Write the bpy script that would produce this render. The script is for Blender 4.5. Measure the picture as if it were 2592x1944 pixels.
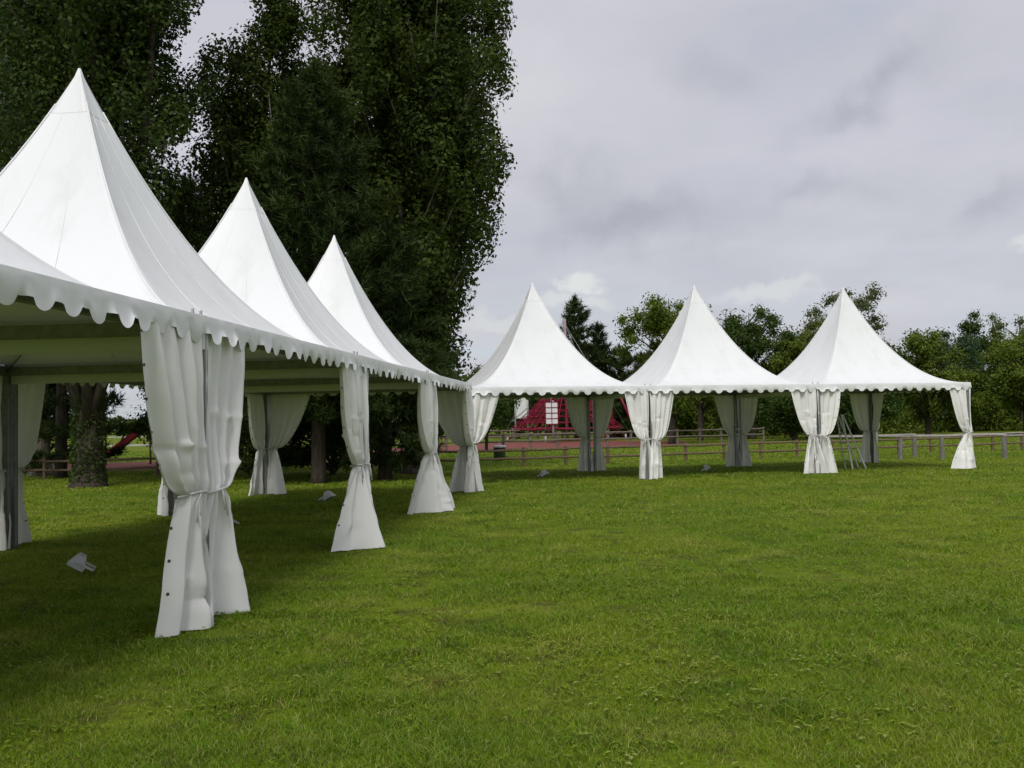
import bpy, math, random
import numpy as np
from mathutils import Vector, Matrix, noise as mnoise

# ------------------------------------------------------------------ camera, sky, sun, exposure
scene = bpy.context.scene
for o in list(bpy.data.objects):
    bpy.data.objects.remove(o)
COL = scene.collection

PITCH, ROLL, CAM_H, FOC = 0.0386, 0.0185, 1.5855, 35.06
cam_data = bpy.data.cameras.new("camera")
cam_data.sensor_width = 36.0
cam_data.lens = FOC
cam_data.clip_start = 0.05
cam_data.clip_end = 4000
cam = bpy.data.objects.new("camera", cam_data)
COL.objects.link(cam)
_f = Vector((0, math.cos(PITCH), math.sin(PITCH)))
_r = Vector((1, 0, 0))
_u = Vector((0, -math.sin(PITCH), math.cos(PITCH)))
_r2 = _r * math.cos(ROLL) - _u * math.sin(ROLL)
_u2 = _r * math.sin(ROLL) + _u * math.cos(ROLL)
M = Matrix((_r2, _u2, -_f)).transposed().to_4x4()
M.translation = Vector((0, 0, CAM_H))
cam.matrix_world = M
scene.camera = cam

SUN_AZ, SUN_EL = math.radians(189), math.radians(52)      # azimuth clockwise from +Y: behind the camera, a little left
sun_dir = Vector((math.sin(SUN_AZ) * math.cos(SUN_EL), math.cos(SUN_AZ) * math.cos(SUN_EL), math.sin(SUN_EL)))
sd = bpy.data.lights.new("sun", 'SUN')
sd.energy = 1.15
sd.angle = math.radians(20)
sd.color = (1.0, 0.965, 0.9)
sun = bpy.data.objects.new("sun", sd)
sun.rotation_euler = (-sun_dir).to_track_quat('-Z', 'Y').to_euler()
sun.location = (0, -20, 40)
COL.objects.link(sun)

world = bpy.data.worlds.new("World")
scene.world = world
world.use_nodes = True
EXPOSURE = 0.95
scene.view_settings.view_transform = 'Standard'
scene.view_settings.look = 'None'
scene.view_settings.exposure = EXPOSURE
scene.view_settings.gamma = 1.0
scene.view_settings.use_curve_mapping = False
scene.render.resolution_x = 1024
scene.render.resolution_y = 768


class NT:
    """small helper to write node trees"""
    def __init__(self, tree):
        self.t = tree
        self.n = tree.nodes
        self.l = tree.links

    def new(self, typ, **kw):
        nd = self.n.new(typ)
        for k, v in kw.items():
            setattr(nd, k, v)
        return nd

    def put(self, sock, v):
        if hasattr(v, 'is_linked') or isinstance(v, bpy.types.NodeSocket):
            self.l.new(v, sock)
        else:
            sock.default_value = v

    def math(self, op, a, b=0.0, c=None, clamp=False):
        nd = self.new('ShaderNodeMath', operation=op)
        nd.use_clamp = clamp
        self.put(nd.inputs[0], a)
        self.put(nd.inputs[1], b)
        if c is not None:
            self.put(nd.inputs[2], c)
        return nd.outputs[0]

    def mix(self, fac, a, b, blend='MIX'):
        nd = self.new('ShaderNodeMix', data_type='RGBA', blend_type=blend)
        self.put(nd.inputs[0], fac)
        self.put(nd.inputs[6], a)
        self.put(nd.inputs[7], b)
        return nd.outputs[2]

    def ramp(self, v, a, b, lo=0.0, hi=1.0, smooth=True):
        nd = self.new('ShaderNodeMapRange', interpolation_type='SMOOTHSTEP' if smooth else 'LINEAR')
        self.put(nd.inputs['Value'], v)
        self.put(nd.inputs['From Min'], a)
        self.put(nd.inputs['From Max'], b)
        self.put(nd.inputs['To Min'], lo)
        self.put(nd.inputs['To Max'], hi)
        return nd.outputs[0]

    def noise(self, vec, scale, detail=4, rough=0.55, dist=0.0):
        nd = self.new('ShaderNodeTexNoise')
        if vec is not None:
            self.l.new(vec, nd.inputs['Vector'])
        nd.inputs['Scale'].default_value = scale
        nd.inputs['Detail'].default_value = detail
        nd.inputs['Roughness'].default_value = rough
        nd.inputs['Distortion'].default_value = dist
        return nd.outputs['Fac']


def rgb(r, g, b):
    return (r, g, b, 1.0)


def build_sky():
    t = NT(world.node_tree)
    t.n.clear()
    tc = t.new('ShaderNodeTexCoord')
    d = tc.outputs['Generated']
    sp = t.new('ShaderNodeSeparateXYZ')
    t.l.new(d, sp.inputs[0])
    x, y, z = sp.outputs
    zc = t.math('ADD', t.math('MAXIMUM', z, 0.0), 0.16)
    cb = t.new('ShaderNodeCombineXYZ')
    t.put(cb.inputs[0], t.math('DIVIDE', x, zc))
    t.put(cb.inputs[1], t.math('DIVIDE', y, zc))
    t.put(cb.inputs[2], 3.7)
    P = cb.outputs[0]
    n1 = t.noise(P, 0.55, 6, 0.5, 0.3)
    n2 = t.noise(P, 1.9, 5, 0.55, 0.4)
    n3 = t.noise(d, 9.0, 6, 0.6, 0.2)
    base = t.math('ADD', t.math('MULTIPLY', n1, 0.65), t.math('MULTIPLY', n2, 0.35))
    cloud = t.mix(t.ramp(base, 0.34, 0.66), rgb(0.345, 0.346, 0.386), rgb(0.432, 0.426, 0.466))
    n4 = t.noise(P, 4.2, 6, 0.6, 0.6)
    cloud = t.mix(t.ramp(n4, 0.42, 0.70, 0.0, 0.35), cloud, rgb(0.36, 0.365, 0.395))
    # soft cloud bodies at their own compass bearings (azimuth from +Y, elevation)
    az = t.math('ARCTAN2', x, y)
    el = t.math('ARCSINE', z)
    wob = t.math('SUBTRACT', n3, 0.5)
    azw = t.math('ADD', az, t.math('MULTIPLY', wob, 0.16))
    elw = t.math('ADD', el, t.math('MULTIPLY', t.math('SUBTRACT', t.noise(d, 13.0, 5), 0.5), 0.09))

    def blob(a0, e0, wa, we, tilt=0.0):
        da = t.math('SUBTRACT', azw, a0)
        de = t.math('SUBTRACT', elw, e0)
        if tilt:
            de = t.math('SUBTRACT', de, t.math('MULTIPLY', da, tilt))
        q = t.math('ADD', t.math('POWER', t.math('DIVIDE', t.math('ABSOLUTE', da), wa), 2.0),
                   t.math('POWER', t.math('DIVIDE', t.math('ABSOLUTE', de), we), 2.0))
        return t.math('EXPONENT', t.math('MULTIPLY', q, -1.0))
    for (a0, e0, wa, we, tl, s) in ((0.135, 0.205, 0.085, 0.028, 0.05, 0.75), (0.06, 0.235, 0.05, 0.02, 0, 0.5),
                                    (0.355, 0.30, 0.05, 0.018, 0.45, 0.65), (0.31, 0.21, 0.06, 0.016, 0.2, 0.4),
                                    (0.445, 0.185, 0.05, 0.016, 0.3, 0.55), (0.215, 0.325, 0.04, 0.02, -0.2, 0.3),
                                    (-0.4, 0.5, 0.2, 0.06, 0, 0.4), (0.9, 0.3, 0.2, 0.05, 0.1, 0.5), (-1.1, 0.25, 0.2, 0.05, 0, 0.5)):
        f = t.math('MULTIPLY', blob(a0, e0, wa, we, tl), t.ramp(n3, 0.2, 0.62, 0.2, s * 0.8))
        cloud = t.mix(f, cloud, rgb(0.205, 0.21, 0.24))
    for (a0, e0, wa, we, s) in ((0.02, 0.315, 0.12, 0.06, 0.55), (0.19, 0.44, 0.2, 0.05, 0.25), (0.45, 0.42, 0.15, 0.09, 0.25)):
        cloud = t.mix(t.math('MULTIPLY', blob(a0, e0, wa, we), s), cloud, rgb(0.50, 0.485, 0.50))
    # thin blue-grey gaps low down
    low = t.math('MULTIPLY', t.ramp(el, 0.02, 0.2, 1.0, 0.0), t.ramp(n2, 0.40, 0.62))
    cloud = t.mix(t.math('MULTIPLY', low, 0.55), cloud, rgb(0.33, 0.40, 0.44))
    for (a0, e0, wa, we, s) in ((0.073, 0.143, 0.022, 0.011, 0.95), (0.06, 0.125, 0.04, 0.009, 0.6), (0.482, 0.145, 0.03, 0.010, 0.9),
                                (0.255, 0.127, 0.05, 0.010, 0.5), (-0.02, 0.10, 0.05, 0.01, 0.45), (0.62, 0.13, 0.06, 0.02, 0.8)):
        f = t.math('MULTIPLY', t.ramp(blob(a0, e0, wa, we), 0.22, 0.85), s)
        cloud = t.mix(f, cloud, rgb(0.50, 0.51, 0.50))
    sky = t.new('ShaderNodeTexSky', sky_type='NISHITA')
    sky.sun_disc = False
    sky.sun_elevation = SUN_EL
    sky.sun_rotation = SUN_AZ
    sky.air_density = 1.2
    sky.dust_density = 2.0
    # the cloud sheet hides most of the clear sky
    cover = t.ramp(t.math('SUBTRACT', n2, t.math('MULTIPLY', low, 0.25)), 0.2, 0.42, 0.72, 0.93)
    clear = t.mix(1.0, sky.outputs[0], rgb(0.1, 0.1, 0.1), 'MULTIPLY')
    colr = t.mix(cover, clear, cloud)
    bg = t.new('ShaderNodeBackground')
    t.l.new(colr, bg.inputs[0])
    bg.inputs[1].default_value = 0.78
    out = t.new('ShaderNodeOutputWorld')
    t.l.new(bg.outputs[0], out.inputs[0])


build_sky()

# ------------------------------------------------------------------ helpers
rng = np.random.default_rng(7)
random.seed(7)


def link(o, parent=None):
    COL.objects.link(o)
    if parent is not None:
        o.parent = parent
    return o


def tag(o, label=None, cat=None, group=None, kind=None):
    if label:
        o["label"] = label
    if cat:
        o["category"] = cat
    if group:
        o["group"] = group
    if kind:
        o["kind"] = kind
    return o


def thing(name, label, cat, loc=(0, 0, 0), rz=0.0, group=None):
    o = bpy.data.objects.new(name, None)
    o.empty_display_size = 0.3
    o.location = loc
    o.rotation_euler = (0, 0, rz)
    COL.objects.link(o)
    return tag(o, label, cat, group)


def mesh(name, V, F, mat, smooth=False):
    me = bpy.data.meshes.new(name)
    if isinstance(F, np.ndarray):
        V = np.asarray(V, dtype=np.float32)
        n, k = F.shape
        me.vertices.add(len(V))
        me.vertices.foreach_set('co', V.ravel())
        me.loops.add(n * k)
        me.loops.foreach_set('vertex_index', F.astype(np.int32).ravel())
        me.polygons.add(n)
        me.polygons.foreach_set('loop_start', np.arange(0, n * k, k, dtype=np.int32))
        me.polygons.foreach_set('loop_total', np.full(n, k, dtype=np.int32))
        me.update(calc_edges=True)
    else:
        me.from_pydata([tuple(v) for v in V], [], F)
        me.update()
    if smooth:
        me.polygons.foreach_set('use_smooth', np.ones(len(me.polygons), dtype=bool))
    me.materials.append(mat)
    return me


def part(name, V, F, mat, parent=None, smooth=False):
    return link(bpy.data.objects.new(name, mesh(name, V, F, mat, smooth)), parent)


class MB:
    """collects simple shapes into one mesh"""
    def __init__(self):
        self.V = []
        self.F = []

    def add(self, V, F):
        b = len(self.V)
        self.V += [tuple(v) for v in V]
        self.F += [tuple(i + b for i in f) for f in F]
        return self

    def box(self, c, s, rot=None):
        x, y, z = s[0] / 2, s[1] / 2, s[2] / 2
        P = [Vector((a * x, b * y, e * z)) for e in (-1, 1) for b in (-1, 1) for a in (-1, 1)]
        if rot is not None:
            P = [rot @ p for p in P]
        P = [p + Vector(c) for p in P]
        return self.add(P, [(0, 2, 3, 1), (4, 5, 7, 6), (0, 1, 5, 4), (2, 6, 7, 3), (0, 4, 6, 2), (1, 3, 7, 5)])

    def tube(self, pts, rad, n=8, cap=True):
        V, F = tube(pts, rad, n, cap)
        return self.add(V, F)

    def part(self, name, mat, parent=None, smooth=False):
        return part(name, self.V, self.F, mat, parent, smooth)

    def mesh(self, name, mat, smooth=False):
        return mesh(name, self.V, self.F, mat, smooth)


def tube(pts, rad, n=8, cap=True):
    pts = [Vector(p) for p in pts]
    if not hasattr(rad, '__len__'):
        rad = [rad] * len(pts)
    V, F = [], []
    ref = Vector((0.31, 0.87, 0.17)).normalized()
    for i, p in enumerate(pts):
        a = pts[max(i - 1, 0)]
        b = pts[min(i + 1, len(pts) - 1)]
        t = (b - a).normalized()
        if abs(t.dot(ref)) > 0.97:
            ref = Vector((1, 0, 0))
        s = t.cross(ref).normalized()
        q = t.cross(s).normalized()
        for k in range(n):
            w = 2 * math.pi * k / n
            V.append(p + (s * math.cos(w) + q * math.sin(w)) * rad[i])
    for i in range(len(pts) - 1):
        for k in range(n):
            k2 = (k + 1) % n
            F.append((i * n + k, i * n + k2, (i + 1) * n + k2, (i + 1) * n + k))
    if cap:
        F.append(tuple(range(n - 1, -1, -1)))
        F.append(tuple(range((len(pts) - 1) * n, len(pts) * n)))
    return V, F


def vnoise(x, y, s, seed=0):
    """smooth value noise, vectorised, 0..1"""
    x = np.asarray(x) * s
    y = np.asarray(y) * s
    xi = np.floor(x).astype(np.int64)
    yi = np.floor(y).astype(np.int64)
    fx = x - xi
    fy = y - yi
    fx = fx * fx * (3 - 2 * fx)
    fy = fy * fy * (3 - 2 * fy)

    def h(a, b):
        n = (a * 374761393 + b * 668265263 + seed * 1442695041) & 0x7fffffff
        n = ((n ^ (n >> 13)) * 1274126177) & 0x7fffffff
        return ((n ^ (n >> 16)) & 0xffff) / 65535.0
    return (h(xi, yi) * (1 - fx) + h(xi + 1, yi) * fx) * (1 - fy) + (h(xi, yi + 1) * (1 - fx) + h(xi + 1, yi + 1) * fx) * fy


# ------------------------------------------------------------------ materials
def new_mat(name):
    m = bpy.data.materials.new(name)
    m.use_nodes = True
    t = NT(m.node_tree)
    t.n.clear()
    out = t.new('ShaderNodeOutputMaterial')
    return m, t, out


def simple(name, col, col2=None, rough=0.6, scale=6.0, metal=0.0, bump=0.0, bscale=40.0, spec=0.3, stretch=None):
    m, t, out = new_mat(name)
    b = t.new('ShaderNodeBsdfPrincipled')
    tc = t.new('ShaderNodeTexCoord')
    vec = tc.outputs['Object']
    if stretch:
        mp = t.new('ShaderNodeMapping')
        mp.inputs['Scale'].default_value = stretch
        t.l.new(vec, mp.inputs['Vector'])
        vec = mp.outputs[0]
    n = t.noise(vec, scale, 6, 0.6)
    c2 = col2 or tuple(c * 0.65 for c in col)
    t.put(b.inputs['Base Color'], t.mix(t.ramp(n, 0.32, 0.68), rgb(*col), rgb(*c2)))
    b.inputs['Roughness'].default_value = rough
    b.inputs['Metallic'].default_value = metal
    b.inputs['Specular IOR Level'].default_value = spec
    if bump:
        bp = t.new('ShaderNodeBump')
        bp.inputs['Strength'].default_value = bump
        bp.inputs['Distance'].default_value = 0.02
        t.l.new(t.noise(vec, bscale, 5, 0.6), bp.inputs['Height'])
        t.l.new(bp.outputs[0], b.inputs['Normal'])
    t.l.new(b.outputs[0], out.inputs[0])
    return m


def fabric(name, col, trans, dirt=0.12, rough=0.42, bump=0.25):
    m, t, out = new_mat(name)
    tc = t.new('ShaderNodeTexCoord')
    oc = tc.outputs['Object']
    mp = t.new('ShaderNodeMapping')
    mp.inputs['Scale'].default_value = (1.0, 1.0, 0.35)
    t.l.new(oc, mp.inputs['Vector'])
    n = t.noise(mp.outputs[0], 2.3, 7, 0.62)
    fine = t.noise(oc, 38.0, 4, 0.6)
    f = t.math('MULTIPLY', t.ramp(n, 0.45, 0.78), dirt)
    f = t.math('ADD', f, t.math('MULTIPLY', t.ramp(fine, 0.55, 0.75), dirt * 0.35))
    c = t.mix(f, rgb(*col), rgb(col[0] * 0.55, col[1] * 0.54, col[2] * 0.47))
    b = t.new('ShaderNodeBsdfPrincipled')
    t.put(b.inputs['Base Color'], c)
    b.inputs['Roughness'].default_value = rough
    b.inputs['Specular IOR Level'].default_value = 0.28
    bp = t.new('ShaderNodeBump')
    bp.inputs['Strength'].default_value = bump
    bp.inputs['Distance'].default_value = 0.012
    t.l.new(t.noise(oc, 5.0, 6, 0.55, 0.8), bp.inputs['Height'])
    t.l.new(bp.outputs[0], b.inputs['Normal'])
    tr = t.new('ShaderNodeBsdfTranslucent')
    t.put(tr.inputs[0], t.mix(0.5, c, rgb(0.80, 0.79, 0.56)))
    ms = t.new('ShaderNodeMixShader')
    ms.inputs[0].default_value = trans
    t.l.new(b.outputs[0], ms.inputs[1])
    t.l.new(tr.outputs[0], ms.inputs[2])
    t.l.new(ms.outputs[0], out.inputs[0])
    return m


def foliage(name, cols, trans=0.28, rough=0.65, spec=0.12):
    """leaf material: each leaf (mesh island) takes its own tint"""
    m, t, out = new_mat(name)
    g = t.new('ShaderNodeNewGeometry')
    r = g.outputs['Random Per Island']
    cr = t.new('ShaderNodeValToRGB')
    t.l.new(r, cr.inputs[0])
    e = cr.color_ramp.elements
    e[0].position, e[0].color = 0.0, rgb(*cols[0])
    e[1].position, e[1].color = 1.0, rgb(*cols[-1])
    for i, c in enumerate(cols[1:-1]):
        k = e.new((i + 1) / (len(cols) - 1))
        k.color = rgb(*c)
    n = t.noise(g.outputs['Position'], 0.55, 3, 0.5)
    c = t.mix(t.ramp(n, 0.35, 0.65, 0.0, 0.45), cr.outputs[0], rgb(*[v * 1.35 for v in cols[-1]]))
    b = t.new('ShaderNodeBsdfPrincipled')
    t.put(b.inputs['Base Color'], c)
    b.inputs['Roughness'].default_value = rough
    b.inputs['Specular IOR Level'].default_value = spec
    tr = t.new('ShaderNodeBsdfTranslucent')
    t.put(tr.inputs[0], t.mix(1.0, c, rgb(1.3, 1.35, 0.7), 'MULTIPLY'))
    ms = t.new('ShaderNodeMixShader')
    ms.inputs[0].default_value = trans
    t.l.new(b.outputs[0], ms.inputs[1])
    t.l.new(tr.outputs[0], ms.inputs[2])
    t.l.new(ms.outputs[0], out.inputs[0])
    return m


def lawn_colour(t, pos):
    """patchy lawn tint shared by the soil sheet and by the blades: position in metres"""
    big = t.noise(pos, 0.22, 4, 0.55)
    mid = t.noise(pos, 1.1, 5, 0.6)
    c = t.mix(t.ramp(big, 0.36, 0.66), rgb(0.142, 0.240, 0.007), rgb(0.215, 0.292, 0.014))
    c = t.mix(t.ramp(mid, 0.52, 0.72, 0.0, 0.75), c, rgb(0.32, 0.345, 0.060))
    c = t.mix(t.ramp(mid, 0.47, 0.32, 0.0, 0.75), c, rgb(0.080, 0.162, 0.006))
    fl = t.noise(pos, 5.0, 5, 0.65)
    c = t.mix(t.ramp(fl, 0.56, 0.70, 0.0, 0.65), c, rgb(0.110, 0.078, 0.03))
    worn = t.ramp(t.noise(pos, 0.8, 5, 0.7), 0.61, 0.72, 0.0, 0.45)
    c = t.mix(worn, c, rgb(0.135, 0.105, 0.045))
    return c


def mat_lawn():
    m, t, out = new_mat("lawn_ground")
    g = t.new('ShaderNodeNewGeometry')
    pos = g.outputs['Position']
    c = lawn_colour(t, pos)
    soil = t.ramp(t.noise(pos, 2.3, 6, 0.65), 0.45, 0.66, 0.10, 0.75)
    c = t.mix(soil, c, rgb(0.075, 0.052, 0.026))
    fine = t.noise(pos, 30.0, 6, 0.75)
    c = t.mix(t.ramp(fine, 0.35, 0.65, 0.6, 0.05), c, rgb(0.045, 0.055, 0.010))
    b = t.new('ShaderNodeBsdfPrincipled')
    t.put(b.inputs['Base Color'], c)
    b.inputs['Roughness'].default_value = 0.9
    b.inputs['Specular IOR Level'].default_value = 0.05
    bp = t.new('ShaderNodeBump')
    bp.inputs['Strength'].default_value = 0.9
    bp.inputs['Distance'].default_value = 0.03
    t.l.new(t.noise(pos, 22.0, 6, 0.7), bp.inputs['Height'])
    t.l.new(bp.outputs[0], b.inputs['Normal'])
    t.l.new(b.outputs[0], out.inputs[0])
    return m


def mat_blades():
    m, t, out = new_mat("grass_blade")
    g = t.new('ShaderNodeNewGeometry')
    pos = g.outputs['Position']
    c = lawn_colour(t, pos)
    r = g.outputs['Random Per Island']
    c = t.mix(t.ramp(r, 0.72, 1.0, 0.0, 0.85), c, rgb(0.36, 0.37, 0.12))
    c = t.mix(t.ramp(r, 0.3, 0.0, 0.0, 0.85), c, rgb(0.065, 0.180, 0.006))
    c = t.mix(t.ramp(t.math('FRACT', t.math('MULTIPLY', r, 37.0)), 0.9, 1.0, 0.0, 0.8), c, rgb(0.10, 0.062, 0.03))
    b = t.new('ShaderNodeBsdfPrincipled')
    t.put(b.inputs['Base Color'], c)
    b.inputs['Roughness'].default_value = 0.55
    b.inputs['Specular IOR Level'].default_value = 0.2
    tr = t.new('ShaderNodeBsdfTranslucent')
    t.put(tr.inputs[0], t.mix(1.0, c, rgb(1.2, 1.25, 0.7), 'MULTIPLY'))
    ms = t.new('ShaderNodeMixShader')
    ms.inputs[0].default_value = 0.3
    t.l.new(b.outputs[0], ms.inputs[1])
    t.l.new(tr.outputs[0], ms.inputs[2])
    t.l.new(ms.outputs[0], out.inputs[0])
    return m


M_LAWN = mat_lawn()
M_BLADE = mat_blades()
M_ROOF = fabric("white_pvc_roof", (0.785, 0.805, 0.815), 0.02, dirt=0.2, bump=0.25)
M_CURT = fabric("white_pvc_curtain", (0.84, 0.84, 0.825), 0.07, dirt=0.16, rough=0.36, bump=0.18)
M_ALU = simple("aluminium_frame", (0.30, 0.31, 0.31), (0.22, 0.225, 0.22), rough=0.45, metal=0.5, scale=14)
M_CORD = simple("white_cord", (0.7, 0.69, 0.66), rough=0.7)
M_EYE = simple("brass_eyelet", (0.10, 0.085, 0.06), rough=0.4, metal=0.6)
M_WOOD = simple("weathered_fence_wood", (0.20, 0.145, 0.095), (0.11, 0.075, 0.05), rough=0.85, scale=5, bump=0.5, stretch=(6, 6, 0.8))
M_WOODG = simple("grey_fence_wood", (0.22, 0.19, 0.15), (0.12, 0.10, 0.08), rough=0.88, scale=5, bump=0.5, stretch=(6, 6, 0.8))
M_POSTG = simple("grey_post_wood", (0.26, 0.245, 0.22), (0.14, 0.13, 0.115), rough=0.9, scale=4, bump=0.6, stretch=(6, 6, 0.7))
M_WHITEP = simple("white_painted_rail", (0.40, 0.38, 0.36), (0.26, 0.24, 0.22), rough=0.6, scale=5)
M_RED = simple("red_paint", (0.20, 0.008, 0.026), (0.15, 0.007, 0.022), rough=0.45, scale=3)
M_ROPE = simple("red_rope", (0.24, 0.008, 0.036), (0.17, 0.007, 0.03), rough=0.75, scale=8)
M_STEEL = simple("galvanised_steel", (0.42, 0.42, 0.42), (0.32, 0.31, 0.31), rough=0.5, metal=0.3, scale=5)
M_MAST = simple("pale_mast_paint", (0.36, 0.27, 0.28), (0.28, 0.21, 0.22), rough=0.6)
M_PANEL = simple("white_panel", (0.78, 0.80, 0.80), (0.68, 0.70, 0.72), rough=0.5, scale=2)
M_TRACK = simple("red_track_surface", (0.20, 0.055, 0.045), (0.16, 0.047, 0.038), rough=0.9, scale=1.5)
M_PATH = simple("pale_gravel_path", (0.34, 0.33, 0.30), (0.25, 0.24, 0.21), rough=0.9, scale=1.2)
M_BINB = simple("black_plastic", (0.02, 0.02, 0.022), rough=0.5)
M_BING = simple("green_bin_paint", (0.03, 0.075, 0.022), (0.02, 0.05, 0.015), rough=0.6)
M_BAG = simple("white_bag", (0.7, 0.7, 0.7), rough=0.5)
M_LAMP = simple("grey_white_lamp_housing", (0.58, 0.60, 0.61), (0.48, 0.50, 0.51), rough=0.5, scale=20)
M_GLASS = simple("lamp_glass", (0.35, 0.37, 0.38), rough=0.15, spec=0.6)
M_BARK = simple("brown_bark", (0.075, 0.060, 0.046), (0.035, 0.028, 0.021), rough=0.95, scale=4, bump=1.0, bscale=9, stretch=(4, 4, 0.9))
M_BARKP = simple("pale_poplar_bark", (0.20, 0.18, 0.15), (0.09, 0.08, 0.065), rough=0.95, scale=3, bump=1.0, bscale=8, stretch=(4, 4, 0.8))
L_POPLAR = foliage("poplar_leaf", [(0.012, 0.025, 0.006), (0.028, 0.048, 0.009), (0.066, 0.096, 0.016)])
L_POPLAR2 = foliage("grey_poplar_leaf", [(0.014, 0.030, 0.009), (0.030, 0.054, 0.013), (0.068, 0.102, 0.022)])
L_PINE = foliage("pine_needle", [(0.012, 0.026, 0.008), (0.024, 0.044, 0.011), (0.044, 0.068, 0.015)], trans=0.12)
L_BRIGHT = foliage("bright_leaf", [(0.050, 0.088, 0.010), (0.078, 0.120, 0.015), (0.11, 0.155, 0.024)])
L_DARK = foliage("dark_leaf", [(0.022, 0.046, 0.010), (0.037, 0.068, 0.013), (0.060, 0.098, 0.020)])
L_MID = foliage("mid_leaf", [(0.056, 0.090, 0.011), (0.088, 0.128, 0.017), (0.125, 0.168, 0.026)])
L_PALE = foliage("pale_leaf", [(0.065, 0.085, 0.035), (0.09, 0.115, 0.05), (0.12, 0.145, 0.065)])
L_BLUE = foliage("bluish_leaf", [(0.030, 0.060, 0.030), (0.045, 0.080, 0.042), (0.065, 0.105, 0.055)])

# ------------------------------------------------------------------ ground, track, paths


def build_ground():
    xs = np.array([-1500, -400, -120, -60, -30, -15, -8, 0, 8, 15, 30, 60, 120, 400, 1500], float)
    ys = np.array([-1500, -300, -60, -20, -5, 0, 4, 8, 12, 16, 22, 30, 45, 70, 120, 300, 2500], float)
    V = [(x, y, 0.0) for y in ys for x in xs]
    n = len(xs)
    F = [(j * n + i, j * n + i + 1, (j + 1) * n + i + 1, (j + 1) * n + i) for j in range(len(ys) - 1) for i in range(n - 1)]
    tag(part("lawn", V, F, M_LAWN), kind='structure')

    def sheet(name, near, far, z, mat):
        V = [(x, y, z) for x, y in near] + [(x, y, z) for x, y in far]
        k = len(near)
        F = [(i, i + 1, k + i + 1, k + i) for i in range(k - 1)]
        return tag(part(name, V, F, mat), kind='structure')
    sheet("running_track", [(-40, 36.5), (-26, 37.6), (-19, 38), (-14.5, 39), (-9, 44), (-4, 53), (0, 60.5), (6.6, 58), (11.8, 66)],
          [(-42, 47), (-27, 46.5), (-23, 46.6), (-18.5, 48.5), (-13, 56), (-6, 72), (0, 80), (7, 79), (12.4, 73)], 0.006, M_TRACK)
    sheet("path", [(-110, 66), (-60, 75), (-36, 96), (-20, 118), (-8, 128)], [(-112, 74), (-62, 84), (-38, 108), (-20, 132), (-8, 140)], 0.006, M_PATH)
    sheet("road", [(-400, 230), (-100, 205), (0, 200), (60, 205)], [(-400, 262), (-100, 235), (0, 228), (60, 232)], 0.006, M_PATH)


build_ground()

# ------------------------------------------------------------------ tents
HALF, EAVE, APEX = 2.494, 2.50, 5.58
PROF = 2.12


def roof_mesh():
    rings, seg = 44, 26
    V, F = [], []
    for i in range(rings + 1):
        # finer rings towards the top
        r = 1.0 - (i / rings) ** 0.9
        r = max(r, 0.012)
        z = EAVE + (APEX - EAVE) * (1 - r) ** PROF
        bow = 0.20 * r * (1 - r) * (1 - 0.3 * r)
        for s in range(4):
            for k in range(seg):
                a = -1 + 2 * k / seg
                q = HALF * (r - bow * (1 - a * a) * 0.55)
                lx = HALF * r * a
                p = [(lx, -q), (q, lx), (-lx, q), (-q, -lx)][s]
                sag = -0.05 * (1 - a * a) * (r ** 3) * (1 - r) * 4
                wr = 0.010 * mnoise.noise(Vector((p[0] * 1.3, p[1] * 1.3, z * 0.5))) + 0.012 * (1 - 2 * abs(mnoise.noise(Vector((p[0] * 2.6 + 4, p[1] * 2.6, z * 0.4))))) * r
                V.append((p[0], p[1], z + sag + wr * min(1.0, (1 - r) * 9) * min(1, r * 8)))
    n = 4 * seg
    for i in range(rings):
        for k in range(n):
            k2 = (k + 1) % n
            F.append((i * n + k, i * n + k2, (i + 1) * n + k2, (i + 1) * n + k))
    F.append(tuple(range(rings * n, rings * n + n)))
    return mesh("roof", V, F, M_ROOF, True)


def cap_mesh():
    """sleeve over the peak, lying just proud of the roof"""
    V, F, seg = [], [], 6
    rs_ = (0.088, 0.07, 0.05, 0.03, 0.014, 0.003)
    for r in rs_:
        z = EAVE + (APEX - EAVE) * (1 - r) ** PROF + (0.03 if r < 0.01 else 0.0)
        bow = 0.20 * r * (1 - r) * (1 - 0.3 * r)
        for s in range(4):
            for k in range(seg):
                a = -1 + 2 * k / seg
                q = HALF * (r - bow * (1 - a * a) * 0.55) + 0.003
                lx = (HALF * r + 0.003) * a
                p = [(lx, -q), (q, lx), (-lx, q), (-q, -lx)][s]
                V.append((p[0], p[1], z))
    n = 4 * seg
    for i in range(len(rs_) - 1):
        for k in range(n):
            F.append((i * n + k, i * n + (k + 1) % n, (i + 1) * n + (k + 1) % n, (i + 1) * n + k))
    F.append(tuple(range((len(rs_) - 1) * n, len(rs_) * n)))
    return mesh("cap", V, F, M_ROOF, True)


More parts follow.
